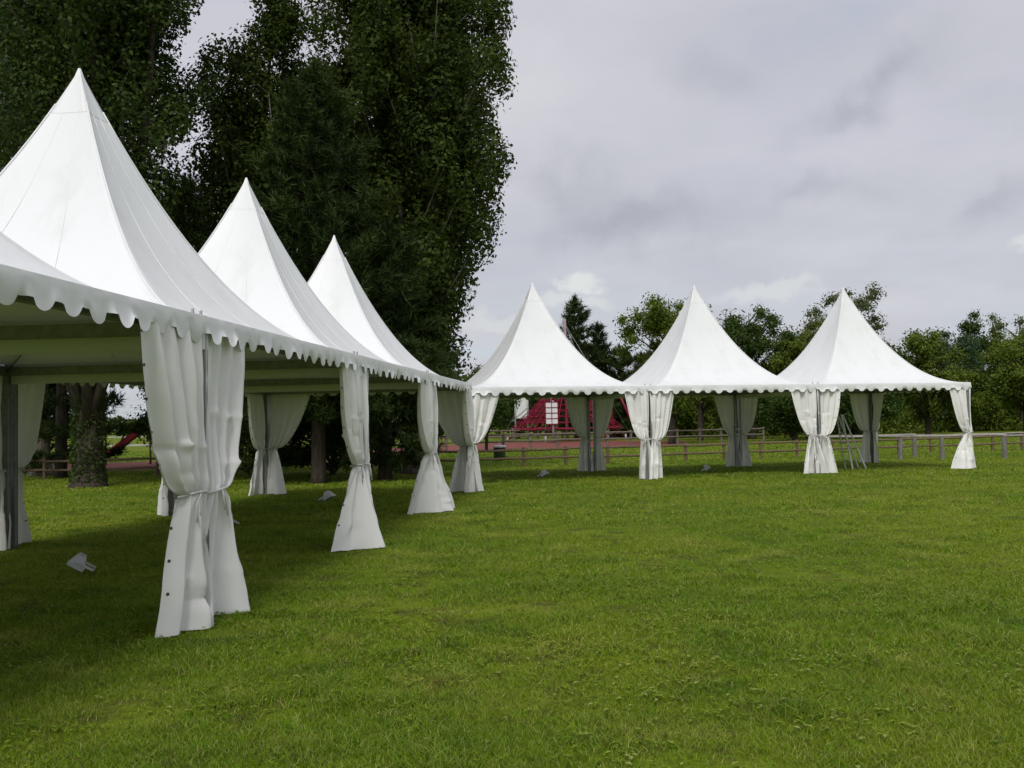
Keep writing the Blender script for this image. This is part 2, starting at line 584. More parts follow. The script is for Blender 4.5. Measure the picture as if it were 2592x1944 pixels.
def valance_mesh(seed, scallop=True):
    """skirt hanging below the eave along local x, facing -y; 16 lobes a side"""
    lobes, cols, rows = 16, 12, 7
    L = HALF * 2 + 0.012
    V, F = [], []
    nx = lobes * cols + 1
    jit = [(random.Random(int(seed * 100) + q).uniform(-.025, .025), random.Random(int(seed * 77) + q).uniform(0.85, 1.12), random.Random(int(seed * 55) + q).uniform(-.022, .022)) for q in range(lobes + 1)]
    for i in range(nx):
        x = -L / 2 + L * i / (nx - 1)
        ph = (i % cols) / cols if i < nx - 1 else 1.0
        if scallop:
            jw, jd, jc = jit[i // cols]
            u = (ph - 0.5 - jw) / 0.31
            d = 0.145 + (0.078 * jd * math.sqrt(max(0.0, 1 - u * u)) if abs(u) < 1 else 0.0)
        else:
            d = 0.27 + 0.012 * mnoise.noise(Vector((x * 1.3, seed, 0)))
        for j in range(rows + 1):
            v = j / rows
            z = EAVE + 0.004 - d * v
            w = 0.014 * mnoise.noise(Vector((x * 2.1, seed * 3.7, v * 0.8))) + 0.010 * mnoise.noise(Vector((x * 7, seed * 1.7, v * 2)))
            flip = (0.010 * math.sin(x * 3.1 + seed) + jc) * v ** 3 if scallop else 0.0
            fold = -0.006 * math.sin(min(v * 3.5, 1) * math.pi * 0.5) if scallop else 0.03
            V.append((x, -HALF + fold - 0.004 + (w + flip) * v * 1.2, z))
    m = rows + 1
    for i in range(nx - 1):
        for j in range(rows):
            F.append((i * m + j, i * m + j + 1, (i + 1) * m + j + 1, (i + 1) * m + j))
    return mesh("valance" if scallop else "gutter", V, F, M_ROOF, True)


def curtain(parent, cx, cy, ex, ey, seed, w_top=0.95, w_bot=0.72, tie_z=1.07, spread=0.15, detail=True, back=False, lean=None, tie_w=None):
    """tied-back corner drape. (cx,cy) post corner, (ex,ey) direction along the side away from the post, tent-local."""
    rs = random.Random(seed)
    e = Vector((ex, ey, 0))
    nrm = Vector((cx - (cx * abs(ex)), cy - (cy * abs(ey)), 0)).normalized()      # outward
    base = Vector((cx, cy, 0))
    NU, NV = 56, 100
    ztop = 2.46
    w_tie = tie_w or rs.uniform(0.24, 0.32) * (0.8 if back else 1.0)
    k1 = rs.choice((3.5, 4, 4.5))
    k2 = rs.uniform(1.8, 2.8)
    p1, p2, p3 = (rs.uniform(0, 6.28) for _ in range(3))
    lean = rs.uniform(-0.02, 0.05) if lean is None else lean
    exps = rs.uniform(0.42, 0.55)
    st0 = -0.02 if back else -0.085
    dents = [(rs.uniform(0.1, 0.9), rs.choice((rs.uniform(0.2, 0.8), rs.uniform(1.15, 1.5), rs.uniform(1.4, 1.75))), rs.uniform(0.05, 0.16), rs.uniform(0.03, 0.09), rs.uniform(-0.042, 0.042)) for _ in range(11)]

    def pleat(ph):
        """rounded ridges with tighter valleys"""
        q = math.sin(ph)
        return q + 0.22 * math.sin(2 * ph + 0.9) + 0.25 * (abs(q) - 0.5)
    V = []
    for j in range(NV + 1):
        v = j / NV
        z = ztop * (1 - v) + 0.012
        if z > tie_z:
            tau = min(1.0, (z - tie_z) / (ztop - tie_z))
            W = w_tie + (w_top - w_tie) * tau ** exps
            a_f = 0.026 + 0.030 * (1 - tau) ** 1.5
            a_l = 0.05 * math.sin(math.pi * tau)
            st = st0 + 0.02 * (1 - tau)
            mixf = 0.0
            out_off = 0.0
        else:
            tau = (tie_z - z) / tie_z
            W = w_tie + (w_bot - w_tie) * tau ** 0.9
            a_f = 0.050 * (1 - tau) + 0.062 * tau
            a_l = spread * tau ** 0.8
            mixf = min(1.0, tau * 1.5)
            st = st0 + 0.02 - 0.24 * tau * (w_bot / 0.8)
            out_off = lean * tau
        near = math.exp(-((z - tie_z) / 0.06) ** 2)
        gath = math.exp(-abs(z - tie_z) / (0.3 if z > tie_z else 0.38))
        close = math.exp(-((z - tie_z) / 0.22) ** 2)
        for i in range(NU + 1):
            u = i / NU
            ug = u + 0.05 * math.sin(2 * math.pi * u + p3)       # cloth gathers unevenly
            d = a_f * ((1 - mixf) * pleat(2 * math.pi * k1 * ug + p1) + mixf * pleat(2 * math.pi * k2 * ug + p2))
            d += a_l * math.sin(2 * math.pi * 0.75 * u + p2 + 0.5)
            d *= 1 - 0.4 * near
            x = st + W * ug
            q = Vector((u * 5.0 + seed * 1.37, seed * 0.7, z * 0.55))
            cr = 0.022 * mnoise.noise(q) + 0.010 * mnoise.noise(q * 2.3) + 0.006 * (1 - 2 * abs(mnoise.noise(Vector((u * 13 + seed, seed, z * 0.9)))))
            cr += 0.010 * max(0.0, (z - 1.5)) * math.sin(2 * math.pi * (k1 * 2 + 1) * ug + p3)
            cr += 0.020 * gath * math.sin(2 * math.pi * 6.3 * ug + p2) + 0.012 * gath * math.sin(2 * math.pi * 10.7 * ug + p1)
            cr += 0.012 * close * (1 - 2 * abs(mnoise.noise(Vector((u * 7 + seed, z * 9, 0.3)))))
            for (du, dz, ru, rz_, am) in dents:
                g = ((u - du) / ru) ** 2 + ((z - dz) / rz_) ** 2
                if g < 6:
                    cr += am * math.exp(-g) * (1 if z < dz else 0.35)
            kr = mnoise.noise(Vector((u * 3.2 + seed * 0.9, z * 2.6, seed)))
            cr += 0.016 * (1 - 2.6 * abs(kr)) * (0.35 + 0.65 * mixf)
            cr *= min(1, (ztop - z) * 2 + 0.15)
            hem = 0.018 * abs(mnoise.noise(Vector((u * 5, seed, 0)))) if j == NV else 0.0
            edge = 0.018 * min(1.0, (ztop - z) * 1.5) * mnoise.noise(Vector((z * 1.1, seed * 2.1, u * 0.6)))
            V.append(base + e * (x + edge) + nrm * (d + cr + out_off) + Vector((0, 0, z + hem)))
    F = []
    m = NU + 1
    for j in range(NV):
        for i in range(NU):
            F.append((j * m + i, j * m + i + 1, (j + 1) * m + i + 1, (j + 1) * m + i))
    c = part("curtain", V, F, M_CURT, parent, True)
    # tie cord around the bundle
    pts = []
    cxm = base + e * (st0 + 0.02 + w_tie * 0.5) + Vector((0, 0, tie_z))
    for k in range(19):
        w = 2 * math.pi * k / 18
        pts.append(cxm + e * math.cos(w) * (w_tie * 0.5 + 0.045) + nrm * math.sin(w) * 0.075 + Vector((0, 0, 0.012 * math.sin(w * 2 + seed))))
    V2, F2 = tube(pts, 0.011, 6, False)
    for side in (0.0, 0.05):
        a = cxm + nrm * 0.08
        V3, F3 = tube([a, a + e * (0.03 + side) + Vector((0, 0, -0.08)), a + e * (0.04 + side) + nrm * 0.01 + Vector((0, 0, -0.17 - side))], 0.008, 5)
        b = len(V2)
        V2 += V3
        F2 += [tuple(i + b for i in f) for f in F3]
    part("tie", V2, F2, M_CORD, c, True)
    if detail:
        mb = MB()
        for j in range(7, NV - 3, 10):
            p = Vector(V[j * m + NU - 2])
            p0 = Vector(V[j * m + NU - 5])
            dn = Vector(V[(j + 1) * m + NU - 2]) - p
            nn = (p - p0).cross(dn).normalized()
            t1 = (p - p0).normalized()
            t2 = nn.cross(t1)
            for sg in (-1, 1):
                ring = [p + nn * 0.004 * sg + (t1 * math.cos(w) + t2 * math.sin(w)) * 0.013 for w in [2 * math.pi * q / 8 for q in range(8)]]
                mb.add(ring, [tuple(range(8))])
        tag(mb.part("eyelet_row", M_EYE, c), kind="stuff")
    return c


ROOF, CAP = roof_mesh(), cap_mesh()


def hip_mesh():
    pts = []
    for i in range(25):
        r = 1 - i / 24 * 0.93
        pts.append((HALF * r, HALF * r, EAVE + (APEX - EAVE) * (1 - r) ** PROF + 0.003))
    V, F = tube(pts, 0.011, 6)
    return mesh("hip_seam", V, F, M_ROOF, True)


HIP = hip_mesh()


def seam_mesh():
    """two flat welds on the front face, eave to peak"""
    mb = MB()
    for a in (-0.34, 0.34):
        pts = []
        for i in range(25):
            r = 1 - i / 24 * 0.92
            bow = 0.20 * r * (1 - r) * (1 - 0.3 * r)
            q = HALF * (r - bow * (1 - a * a) * 0.55)
            sag = -0.05 * (1 - a * a) * (r ** 3) * (1 - r) * 4
            pts.append((HALF * r * a, -q, EAVE + (APEX - EAVE) * (1 - r) ** PROF + sag + 0.002))
        mb.tube(pts, 0.004, 5)
    return mb.mesh("weld_seam", M_ROOF, True)


SEAM = seam_mesh()
VAL = [valance_mesh(1.3), valance_mesh(5.1), valance_mesh(9.7)]
GUT = [valance_mesh(2.2, False), valance_mesh(7.4, False)]


def post_mesh():
    mb = MB()
    mb.box((0, 0, 1.2), (0.075, 0.075, 2.4))
    for s in (-1, 1):
        mb.box((s * 0.030, 0.0405, 1.2), (0.012, 0.008, 2.39)).box((s * 0.030, -0.0405, 1.2), (0.012, 0.008, 2.39))
    mb.box((0, 0, 0.006), (0.17, 0.17, 0.012))
    return mb.mesh("post", M_ALU)


def rail_mesh():
    mb = MB()
    mb.box((0, 0, 0), (4.72, 0.05, 0.10)).box((0, 0, 0.0525), (4.72, 0.066, 0.006)).box((0, 0, -0.0525), (4.72, 0.066, 0.006))
    return mb.mesh("rail", M_ALU)


POST, RAIL = post_mesh(), rail_mesh()


def mast_mesh():
    mb = MB()
    mb.tube([(0, 0, 3.1), (0, 0, 3.16), (0, 0, 5.45)], [0.02, 0.035, 0.03], 8)
    return mb.mesh("mast", M_ALU, True)


MAST = mast_mesh()


def cable_mesh():
    V, F = tube([(2.36, 2.36, 2.42), (0.02, 0.02, 3.14)], 0.012, 6)
    return mesh("cable", V, F, M_ALU, True)


CABLE = cable_mesh()


def corner_plate_mesh():
    mb = MB()
    mb.box((0, 0, 2.455), (0.13, 0.13, 0.05)).tube([(0.0, 0, 2.48), (0.0, 0.0, 2.56)], 0.012, 6)
    return mb.mesh("corner_bracket", M_STEEL)


BRACK = corner_plate_mesh()


def tent(label, cx, cy, rz, joined, curtains):
    """joined: sides shared with a neighbour among 'x-','x+'; curtains: (sx, sy, axis, seed, opts)"""
    t = thing("pagoda_tent", label, "tent", (cx, cy, 0), rz, "white pagoda tents set out in an L around the lawn")
    roof = link(bpy.data.objects.new("roof", ROOF), t)
    link(bpy.data.objects.new("cap", CAP), roof)
    for s in range(4):
        hs = link(bpy.data.objects.new("hip_seam", HIP), roof)
        hs.rotation_euler = (0, 0, s * math.pi / 2)
        ws = link(bpy.data.objects.new("weld_seam", SEAM), roof)
        ws.rotation_euler = (0, 0, s * math.pi / 2)
        ws["kind"] = "stuff"
    for s, key in enumerate(('y-', 'x+', 'y+', 'x-')):
        if key in joined:
            v = link(bpy.data.objects.new("gutter", GUT[s % 2]), t)
        else:
            v = link(bpy.data.objects.new("valance", VAL[(s + int(cx * 3)) % 3]), t)
        v.rotation_euler = (0, 0, s * math.pi / 2)
        r = link(bpy.data.objects.new("rail", RAIL), t)
        r.rotation_euler = (0, 0, s * math.pi / 2)
        a = s * math.pi / 2
        q = 2.385
        r.location = (q * math.sin(a), -q * math.cos(a), 2.40)
        cb = link(bpy.data.objects.new("cable", CABLE), t)
        cb.rotation_euler = (0, 0, a)
    link(bpy.data.objects.new("mast", MAST), t)
    for sx in (-1, 1):
        for sy in (-1, 1):
            p = link(bpy.data.objects.new("post", POST), t)
            p.location = (sx * 2.42, sy * 2.42, 0)
            b = link(bpy.data.objects.new("corner_bracket", BRACK), t)
            b.location = (sx * 2.42, sy * 2.42, 0)
    for (sx, sy, ax, seed, kw) in curtains:
        ex, ey = (-sx, 0) if ax == 'x' else (0, -sy)
        o = 2.462
        i_ = 2.42
        px = sx * (i_ if ax == 'x' else o)
        py = sy * (o if ax == 'x' else i_)
        curtain(t, px, py, ex, ey, seed, back=(sy > 0 or ax == 'y'), **kw)
    return t


TH = 0.1043
AX, AY = -2.4967, 8.1483
av = (math.sin(TH), math.cos(TH))
nv = (-math.cos(TH), math.sin(TH))


def Lc(i, j=0.5):
    return (AX + 5 * (av[0] * i + nv[0] * j), AY + 5 * (av[1] * i + nv[1] * j))


LR = math.pi / 2 - TH
far = dict(detail=False, w_top=0.78, w_bot=0.55, spread=0.1)
tent("nearest white pagoda tent, cut off at the left edge, mainly its scalloped eave showing",
     *Lc(-0.5), LR, ('x+',), [(1, -1, 'x', 11, dict(w_top=1.05, w_bot=0.80, spread=0.14, lean=-0.07, tie_w=0.42))])
tent("largest white pagoda tent with its whole peak showing, at left in front of the poplars",
     *Lc(0.5), LR, ('x-', 'x+'), [(-1, -1, 'x', 12, dict(w_top=0.92, w_bot=0.68, spread=0.14, tie_w=0.38)), (1, -1, 'x', 13, dict(w_bot=0.95, spread=0.28)),
                                  (1, 1, 'x', 14, {})])
tent("left-row white pagoda tent with the second peak from the left",
     *Lc(1.5), LR, ('x-', 'x+'), [(-1, -1, 'x', 15, dict(w_top=0.5, w_bot=0.9, spread=0.30)), (1, -1, 'x', 16, dict(w_bot=0.95, spread=0.32)),
                                  (-1, 1, 'x', 17, {}), (1, 1, 'x', 18, {})])
tent("last tent of the left row, third small white peak in front of the dark pine",
     *Lc(2.5), LR, ('x-',), [(-1, -1, 'x', 19, dict(w_top=0.5, w_bot=0.9, spread=0.28)), (1, -1, 'x', 20, dict(w_bot=0.7)), (1, -1, 'y', 21, dict(w_top=1.0)),
                             (-1, 1, 'x', 22, {}), (1, 1, 'x', 23, {}), (1, 1, 'y', 24, dict(w_top=1.2))])

PH = 0.2396
RX, RY = -1.1928, 25.5063
bv = (math.cos(PH), math.sin(PH))
mv = (-math.sin(PH), math.cos(PH))


def Rc(i, j=0.5):
    return (RX + 5 * (bv[0] * i + mv[0] * j), RY + 5 * (bv[1] * i + mv[1] * j))


# the first tent of the back row stands turned a little more
P1 = 0.245
ex0, ey0 = Rc(1, 0)
ex0 -= 0.0
b1 = (math.cos(P1), math.sin(P1))
m1 = (-math.sin(P1), math.cos(P1))
tent("white pagoda tent in the corner between the two rows, red climbing net behind it",
     ex0 - 2.5 * b1[0] + 2.5 * m1[0], ey0 - 2.5 * b1[1] + 2.5 * m1[1], P1, ('x+',),
     [(-1, -1, 'x', 31, dict(w_bot=0.6)), (1, -1, 'x', 32, dict(w_bot=0.5, w_top=0.72)), (1, 1, 'x', 33, far)])
tent("middle white pagoda tent of the back row, a bright green tree behind its left slope",
     *Rc(1.5), PH, ('x-', 'x+'), [(-1, -1, 'x', 34, dict(w_top=0.75, w_bot=0.5)), (1, -1, 'x', 35, dict(w_top=0.85)),
                                  (-1, 1, 'x', 36, far), (1, 1, 'x', 37, far)])
tent("rightmost white pagoda tent, a stepladder standing in it",
     *Rc(2.5), PH, ('x-',), [(-1, -1, 'x', 38, dict(w_top=0.75)), (1, -1, 'x', 39, dict(w_top=0.75, w_bot=1.0, spread=0.22)),
                             (-1, 1, 'x', 40, far), (1, 1, 'x', 41, far), (1, 1, 'y', 42, far)])

# ------------------------------------------------------------------ fences


def rough_beam(L, r, mat, name, seed, n=7, segs=5):
    rs = random.Random(seed)
    pts = [(L * i / segs, rs.uniform(-.012, .012), rs.uniform(-.012, .012)) for i in range(segs + 1)]
    rad = [r * rs.uniform(0.9, 1.08) for _ in pts]
    V, F = tube(pts, rad, n)
    return mesh(name, V, F, mat, False)


def fence(name, label, pts, h, rails, rp, rr, mat_p, mat_r, seed, cat="fence"):
    """posts at pts (x, y); each bay has its own rails"""
    rs = random.Random(seed)
    t = thing(name, label, cat, (pts[0][0], pts[0][1], 0))
    o0 = Vector((pts[0][0], pts[0][1], 0))
    pm = []
    for v in range(3):
        V, F = tube([(0, 0, -0.05), (0.008 * v, 0, h * 0.5), (0, 0.006 * v, h * 0.97), (0, 0.006 * v, h)], [rp, rp * 0.97, rp * 0.95, rp * 0.8], 8)
        pm.append(mesh("post", V, F, mat_p))
    rm = [rough_beam(1.0, rr, mat_r, "rail", seed * 10 + v) for v in range(4)]
    for i, p in enumerate(pts):
        o = link(bpy.data.objects.new("post", pm[i % 3]), t)
        o.location = Vector((p[0], p[1], 0)) - o0
        o.rotation_euler = (rs.uniform(-.03, .03), rs.uniform(-.03, .03), rs.uniform(0, 6))
    for i in range(len(pts) - 1):
        a = Vector((pts[i][0], pts[i][1], 0)) - o0
        b = Vector((pts[i + 1][0], pts[i + 1][1], 0)) - o0
        d = b - a
        side = Vector((d.y, -d.x, 0)).normalized() * (rp * 0.55)
        for z in rails:
            o = link(bpy.data.objects.new("rail", rm[(i + int(z * 10)) % 4]), t)
            dz = rs.uniform(-.015, .015)
            o.location = a + side + Vector((0, 0, z + dz)) - d.normalized() * 0.05
            o.rotation_euler = (0, rs.uniform(-.008, .008), math.atan2(d.y, d.x))
            o.scale = (d.length + 0.1, 1, 1)
    return t


def line(p, q, n):
    return [(p[0] + (q[0] - p[0]) * i / n, p[1] + (q[1] - p[1]) * i / n) for i in range(n + 1)]


fence("wooden_fence", "low brown two-rail fence running behind the tents and the tree trunks",
      line((-26, 31.2), (0.35, 35.6), 15) + line((0.35, 35.6), (22, 43.2), 14)[1:], 0.70, (0.29, 0.60), 0.062, 0.042, M_WOOD, M_WOOD, 3)
fence("wooden_fence", "grey two-rail fence along the red track behind the corner tent and middle tent",
      line((-12, 53.0), (2.7, 60.6), 9) + line((2.7, 60.6), (16.9, 67.4), 9)[1:], 0.98, (0.48, 0.86), 0.085, 0.052, M_WOODG, M_WOODG, 4)
fence("wooden_fence", "farthest two-rail fence, in front of the red climbing net",
      line((-6, 74), (14, 88), 10), 1.1, (0.5, 0.95), 0.09, 0.06, M_WOODG, M_WOODG, 5)
fence("post_barrier", "low barrier with white top rail on thick grey posts by the right tent, front row",
      [(11.4, 36.9), (13.9, 35.9), (15.2, 35.4), (17.3, 35.2), (19.6, 35.0), (22.0, 34.8)], 0.80, (0.82,), 0.085, 0.03, M_POSTG, M_WHITEP, 6, "barrier")
fence("post_barrier", "low barrier with white top rail on thick grey posts by the right tent, rear row",
      [(11.9, 38.4), (15.1, 37.6), (18.4, 37.4), (21.5, 37.2), (24.6, 37.0)], 0.80, (0.83,), 0.085, 0.03, M_POSTG, M_WHITEP, 8, "barrier")

# ------------------------------------------------------------------ trees


def leaves_mesh(name, C, size, mat, seed, aspect=0.62, N=None):
    """one folded diamond per leaf at centres C; N: outward direction of the clump a leaf sits on"""
    r = np.random.default_rng(seed)
    n = len(C)
    c = r.normal(size=(n, 3))
    if N is not None:
        c = N * 1.25 + c * 0.62
        c[:, 2] += 0.25
    c /= np.linalg.norm(c, axis=1, keepdims=True)
    b = np.cross(c, r.normal(size=(n, 3)))
    b /= np.linalg.norm(b, axis=1, keepdims=True)
    a = np.cross(b, c)
    s = size * r.uniform(0.55, 1.3, size=(n, 1))
    p0 = C - a * s * 0.5
    p2 = C + a * s * 0.5
    p1 = C + b * s * aspect * 0.5 + c * s * 0.10
    p3 = C - b * s * aspect * 0.5 + c * s * 0.10
    V = np.stack([p0, p1, p2, p3], axis=1).reshape(-1, 3)
    return mesh(name, V, np.arange(n * 4).reshape(n, 4), mat)


def needles_mesh(name, C, D, length, width, per, mat, seed):
    """tufts of thin needles: centres C, shoot directions D"""
    r = np.random.default_rng(seed)
    n = len(C)
    C = np.repeat(C, per, axis=0)
    D = np.repeat(D, per, axis=0)
    d = D * 1.0 + r.normal(size=C.shape) * 0.75
    d /= np.linalg.norm(d, axis=1, keepdims=True)
    w = np.cross(d, r.normal(size=C.shape))
    w /= np.linalg.norm(w, axis=1, keepdims=True)
    L = length * r.uniform(0.6, 1.2, size=(len(C), 1))
    q = C + D * r.uniform(-0.5, 0.5, size=(len(C), 1)) * length
    V = np.stack([q - w * width, q + w * width, q + d * L], axis=1).reshape(-1, 3)
    return mesh(name, V, np.arange(len(C) * 3).reshape(-1, 3), mat)


def trunk_part(t, tubes, mat):
    mb = MB()
    for pts, rad, n in tubes:
        mb.tube(pts, rad, n)
    return mb.part("trunk", mat, t, True)


def clump_leaves(r, centers, radii, n, soft=False):
    """leaf centres gathered in soft clumps with open space between"""
    k = len(centers)
    w = np.prod(radii, axis=1) ** 0.8
    w /= w.sum()
    idx = r.choice(k, size=n, p=w)
    d = r.normal(size=(n, 3))
    d /= np.linalg.norm(d, axis=1, keepdims=True)
    rad = np.minimum(np.abs(r.normal(size=(n, 1))) * 0.72, 1.25) if soft else 0.12 * r.normal(size=(n, 1)) + r.uniform(0, 1, size=(n, 1)) ** 0.28
    return centers[idx] + d * rad * radii[idx], d


def poplar(label, x, y, h, rad, stems, nclump, nleaf, seed, leaf=0.13, mat=L_POPLAR, zlo=1.5, lean=(0, 0), group=None, name="poplar_tree", dense=0.46, rt=0.32, ivy=0):
    r = np.random.default_rng(seed)
    t = thing(name, label, "tree", (x, y, 0), 0, group)
    tubes = []
    cs, rs_ = [], []
    # root flare and bole
    tubes.append(([(0, 0, -0.1), (0, 0, 0.15), (0.02, 0, 0.7), (0, 0.02, 2.2)], [rt * 1.7, rt * 1.35, rt * 1.02, rt * 0.9], 12))
    for s in range(stems):
        w = 2 * math.pi * (s + r.uniform(0, .6)) / stems
        rr = rad * r.uniform(0.25, 0.72) if s else 0.1
        hh = h * (r.uniform(0.72, 0.95) if s else 1.0)
        pts = []
        for k in range(8):
            v = k / 7
            z = 1.4 + (hh - 1.4) * v
            q = rr * (v ** 0.55) * (1 - 0.42 * v)
            pts.append((q * math.cos(w) + lean[0] * v + r.normal() * 0.08, q * math.sin(w) + lean[1] * v + r.normal() * 0.08, z))
        r0 = rt * (0.75 if s == 0 else 0.42)
        tubes.append((pts, [r0 * (1 - 0.92 * k / 7) + 0.012 for k in range(8)], 8))
        # ascending side shoots carry the leaves
        m = nclump // stems
        for q in range(m):
            v = r.uniform(0.04, 1.0)
            k = min(int(v * 7), 6)
            f = v * 7 - k
            a = np.array(pts[k]) * (1 - f) + np.array(pts[k + 1]) * f
            z = a[2]
            if z < zlo:
                continue
            prof = math.sin(min(1.0, (z - zlo * 0.3) / (h * 0.36)) * math.pi / 2) * (1 - max(0, (z / h - 0.42)) / 0.58 * 0.8)
            ln = rad * prof * (0.08 + 0.52 * math.sqrt(r.uniform()))
            w2 = r.uniform(0, 2 * math.pi)
            ln *= 0.72 + 0.62 * float(vnoise(np.array([w2 * 1.1 + seed]), np.array([z * 0.42]), 1.0, seed)[0])
            tip = a + np.array([math.cos(w2) * ln, math.sin(w2) * ln, ln * r.uniform(0.5, 1.6)])
            tubes.append(([tuple(a), tuple((a + tip) / 2 + np.array([0, 0, -0.08])), tuple(tip)], [0.028, 0.018, 0.006], 4))
            for g in (0.5, 0.97):
                cs.append(a + (tip - a) * g + r.normal(size=3) * 0.1)
                rs_.append(np.array([1, 1, 1.5]) * r.uniform(0.6, 1.45) * dense)
    tk = trunk_part(t, tubes, M_BARK if ivy else M_BARKP)
    if ivy:
        w = r.uniform(0, 6.28, ivy)
        z = r.uniform(0, 1, ivy) ** 1.3 * 3.6 + 0.15
        q = rt * (0.98 + 0.45 * np.exp(-z / 0.4)) + r.uniform(0.0, 0.13, ivy) * np.clip(z, 0.3, 1)
        link(bpy.data.objects.new("ivy", leaves_mesh("ivy", np.stack([q * np.cos(w), q * np.sin(w), z], 1), 0.09, L_DARK, seed + 5)), tk)
    C, D = clump_leaves(r, np.array(cs), np.array(rs_), nleaf)
    k = C[:, 2] > 0.4
    C, D = C[k], D[k]
    link(bpy.data.objects.new("crown", leaves_mesh("crown", C, leaf, mat, seed + 1, N=D)), t)
    return t


def broadleaf(label, x, y, h, rad, zlo, nclump, nleaf, seed, mat, leaf=0.24, cl=0.8, group=None, name="broadleaf_tree", rt=0.2, flat=1.0, bark=M_BARK, conical=0.0):
    r = np.random.default_rng(seed)
    t = thing(name, label, "tree", (x, y, 0), 0, group)
    tubes = [([(0, 0, -0.1), (0, 0, 0.2), (0.05, 0, zlo + 0.3), (0.0, 0.05, h * 0.6), (0, 0, h * 0.92)], [rt * 1.4, rt * 1.1, rt * 0.9, rt * 0.5, 0.02], 10)]
    zc = (h + zlo) / 2
    hz = (h - zlo) / 2
    d = r.normal(size=(nclump, 3))
    d /= np.linalg.norm(d, axis=1, keepdims=True)
    rr = r.uniform(0.15, 1, size=(nclump, 1)) ** 0.5
    wob = 0.78 + 0.4 * vnoise(d[:, 0] * 2 + 5, d[:, 1] * 2 + d[:, 2] * 3, 1.0, seed)[:, None]
    rad *= 1.12
    C0 = d * rr * wob * np.array([rad - cl * .4, rad - cl * .4, hz - cl * .3])
    if conical:
        sc = 1 - conical * (C0[:, 2:3] / hz * 0.5 + 0.5)
        C0[:, :2] *= sc
    C0[:, 2] += zc
    for c in C0:
        z0 = max(zlo * 0.7, c[2] - np.hypot(c[0], c[1]) * 0.8)
        z0 = min(z0, h * 0.85)
        a = np.array([0.02, 0.02, z0])
        mid = (a + c) / 2 + np.array([0, 0, 0.15])
        tubes.append(([tuple(a), tuple(mid), tuple(c)], [0.06, 0.035, 0.012], 4))
    trunk_part(t, tubes, bark)
    R = np.ones((nclump, 3)) * r.uniform(0.6, 1.2, size=(nclump, 1)) * cl * np.array([1, 1, 0.8 * flat])
    P, D = clump_leaves(r, C0, R, int(nleaf * 1.5), True)
    leaf *= 0.8
    k = P[:, 2] > 0.25
    P, D = P[k], D[k]
    link(bpy.data.objects.new("crown", leaves_mesh("crown", P, leaf, mat, seed + 1, N=D)), t)
    return t


def pine(label, x, y, h, rad, zlo, seed, whorl=0.42, per=20, mat=L_PINE, length=0.2, width=0.011, name="pine_tree", group=None, rt=0.2, tip=0.35, droop=-0.08, dens=1.0):
    r = np.random.default_rng(seed)
    t = thing(name, label, "tree", (x, y, 0), 0, group)
    tubes = [([(0, 0, -0.1), (0, 0, 0.2), (0.04, 0.03, h * 0.4), (0, 0, h * 0.75), (0, 0, h)], [rt * 1.35, rt * 1.05, rt * 0.75, rt * 0.35, 0.015], 10)]
    C, D = [], []
    z = zlo
    while z < h - 0.25:
        v = (z - zlo) / (h - zlo)
        R = rad * (tip + (1 - tip) * (1 - v)) * (0.6 + 0.4 * min(1, v * 6)) * (1 - max(0, v - 0.82) / 0.18 * 0.75)
        nb = int(r.integers(4, 7))
        w0 = r.uniform(0, 6.28)
        for b in range(nb):
            w = w0 + 2 * math.pi * b / nb + r.normal() * 0.2
            ln = R * r.uniform(0.65, 1.12)
            up = ln * (droop + 0.55 * v + r.normal() * 0.1)
            a = np.array([0, 0, z])
            e = np.array([math.cos(w) * ln, math.sin(w) * ln, z + up])
            mid = (a + e) / 2 + np.array([0, 0, -0.06 * ln])
            tubes.append(([tuple(a), tuple(mid), tuple(e)], [0.035 * rt / 0.2 + 0.01, 0.022, 0.008], 4))
            m = int(max(5, ln / 0.085) * dens)
            for q in range(m):
                g = 0.22 + 0.78 * (q + r.uniform()) / m
                p = a * (1 - g) ** 2 + 2 * mid * g * (1 - g) + e * g * g
                sp = 0.30 * ln * (1.1 - g) * 0.8 + 0.06
                p = p + np.array([r.normal() * sp * 0.55, r.normal() * sp * 0.55, r.normal() * 0.09 + 0.03])
                C.append(p)
                dd = np.array([math.cos(w) * 0.6 + r.normal() * 0.4, math.sin(w) * 0.6 + r.normal() * 0.4, 0.55])
                D.append(dd / np.linalg.norm(dd))
        z += whorl * r.uniform(0.75, 1.25)
    for q in range(14):
        C.append(np.array([r.normal() * 0.06, r.normal() * 0.06, h - 0.05 - q * 0.05]))
        D.append(np.array([0, 0, 1.0]))
    trunk_part(t, tubes, M_BARK)
    link(bpy.data.objects.new("crown", needles_mesh("crown", np.array(C), np.array(D), length, width, per, mat, seed + 1)), t)
    return t


GL = "tall trees behind the left row of tents"
# big poplars and companions on the left
poplar("tall dense poplar rising out of frame, its right edge against the open sky", -3.2, 32.2, 22.5, 4.75, 9, 560, 250000, 101, leaf=0.155, lean=(0.1, 0), group=GL, zlo=2.6)
poplar("tall poplar with ivy-clad trunk at left, crown out of frame above the first peak", -11.9, 28.0, 22, 4.6, 8, 500, 185000, 102, leaf=0.15, mat=L_POPLAR2, lean=(0.9, 0), group=GL, zlo=3.2, rt=0.36, ivy=3600)
poplar("thin-crowned poplar between the two tall poplars, sky showing through it", -8.0, 31.6, 15.6, 3.6, 7, 230, 62000, 103, leaf=0.145, lean=(0.4, 0), group=GL, zlo=4.5, rt=0.2, dense=0.42)
poplar("grey-green poplar at the left edge of the picture behind the ivy-clad trunk", -16.8, 35.5, 19, 3.8, 6, 170, 55000, 104, leaf=0.16, mat=L_BLUE, group=GL, zlo=2.2)
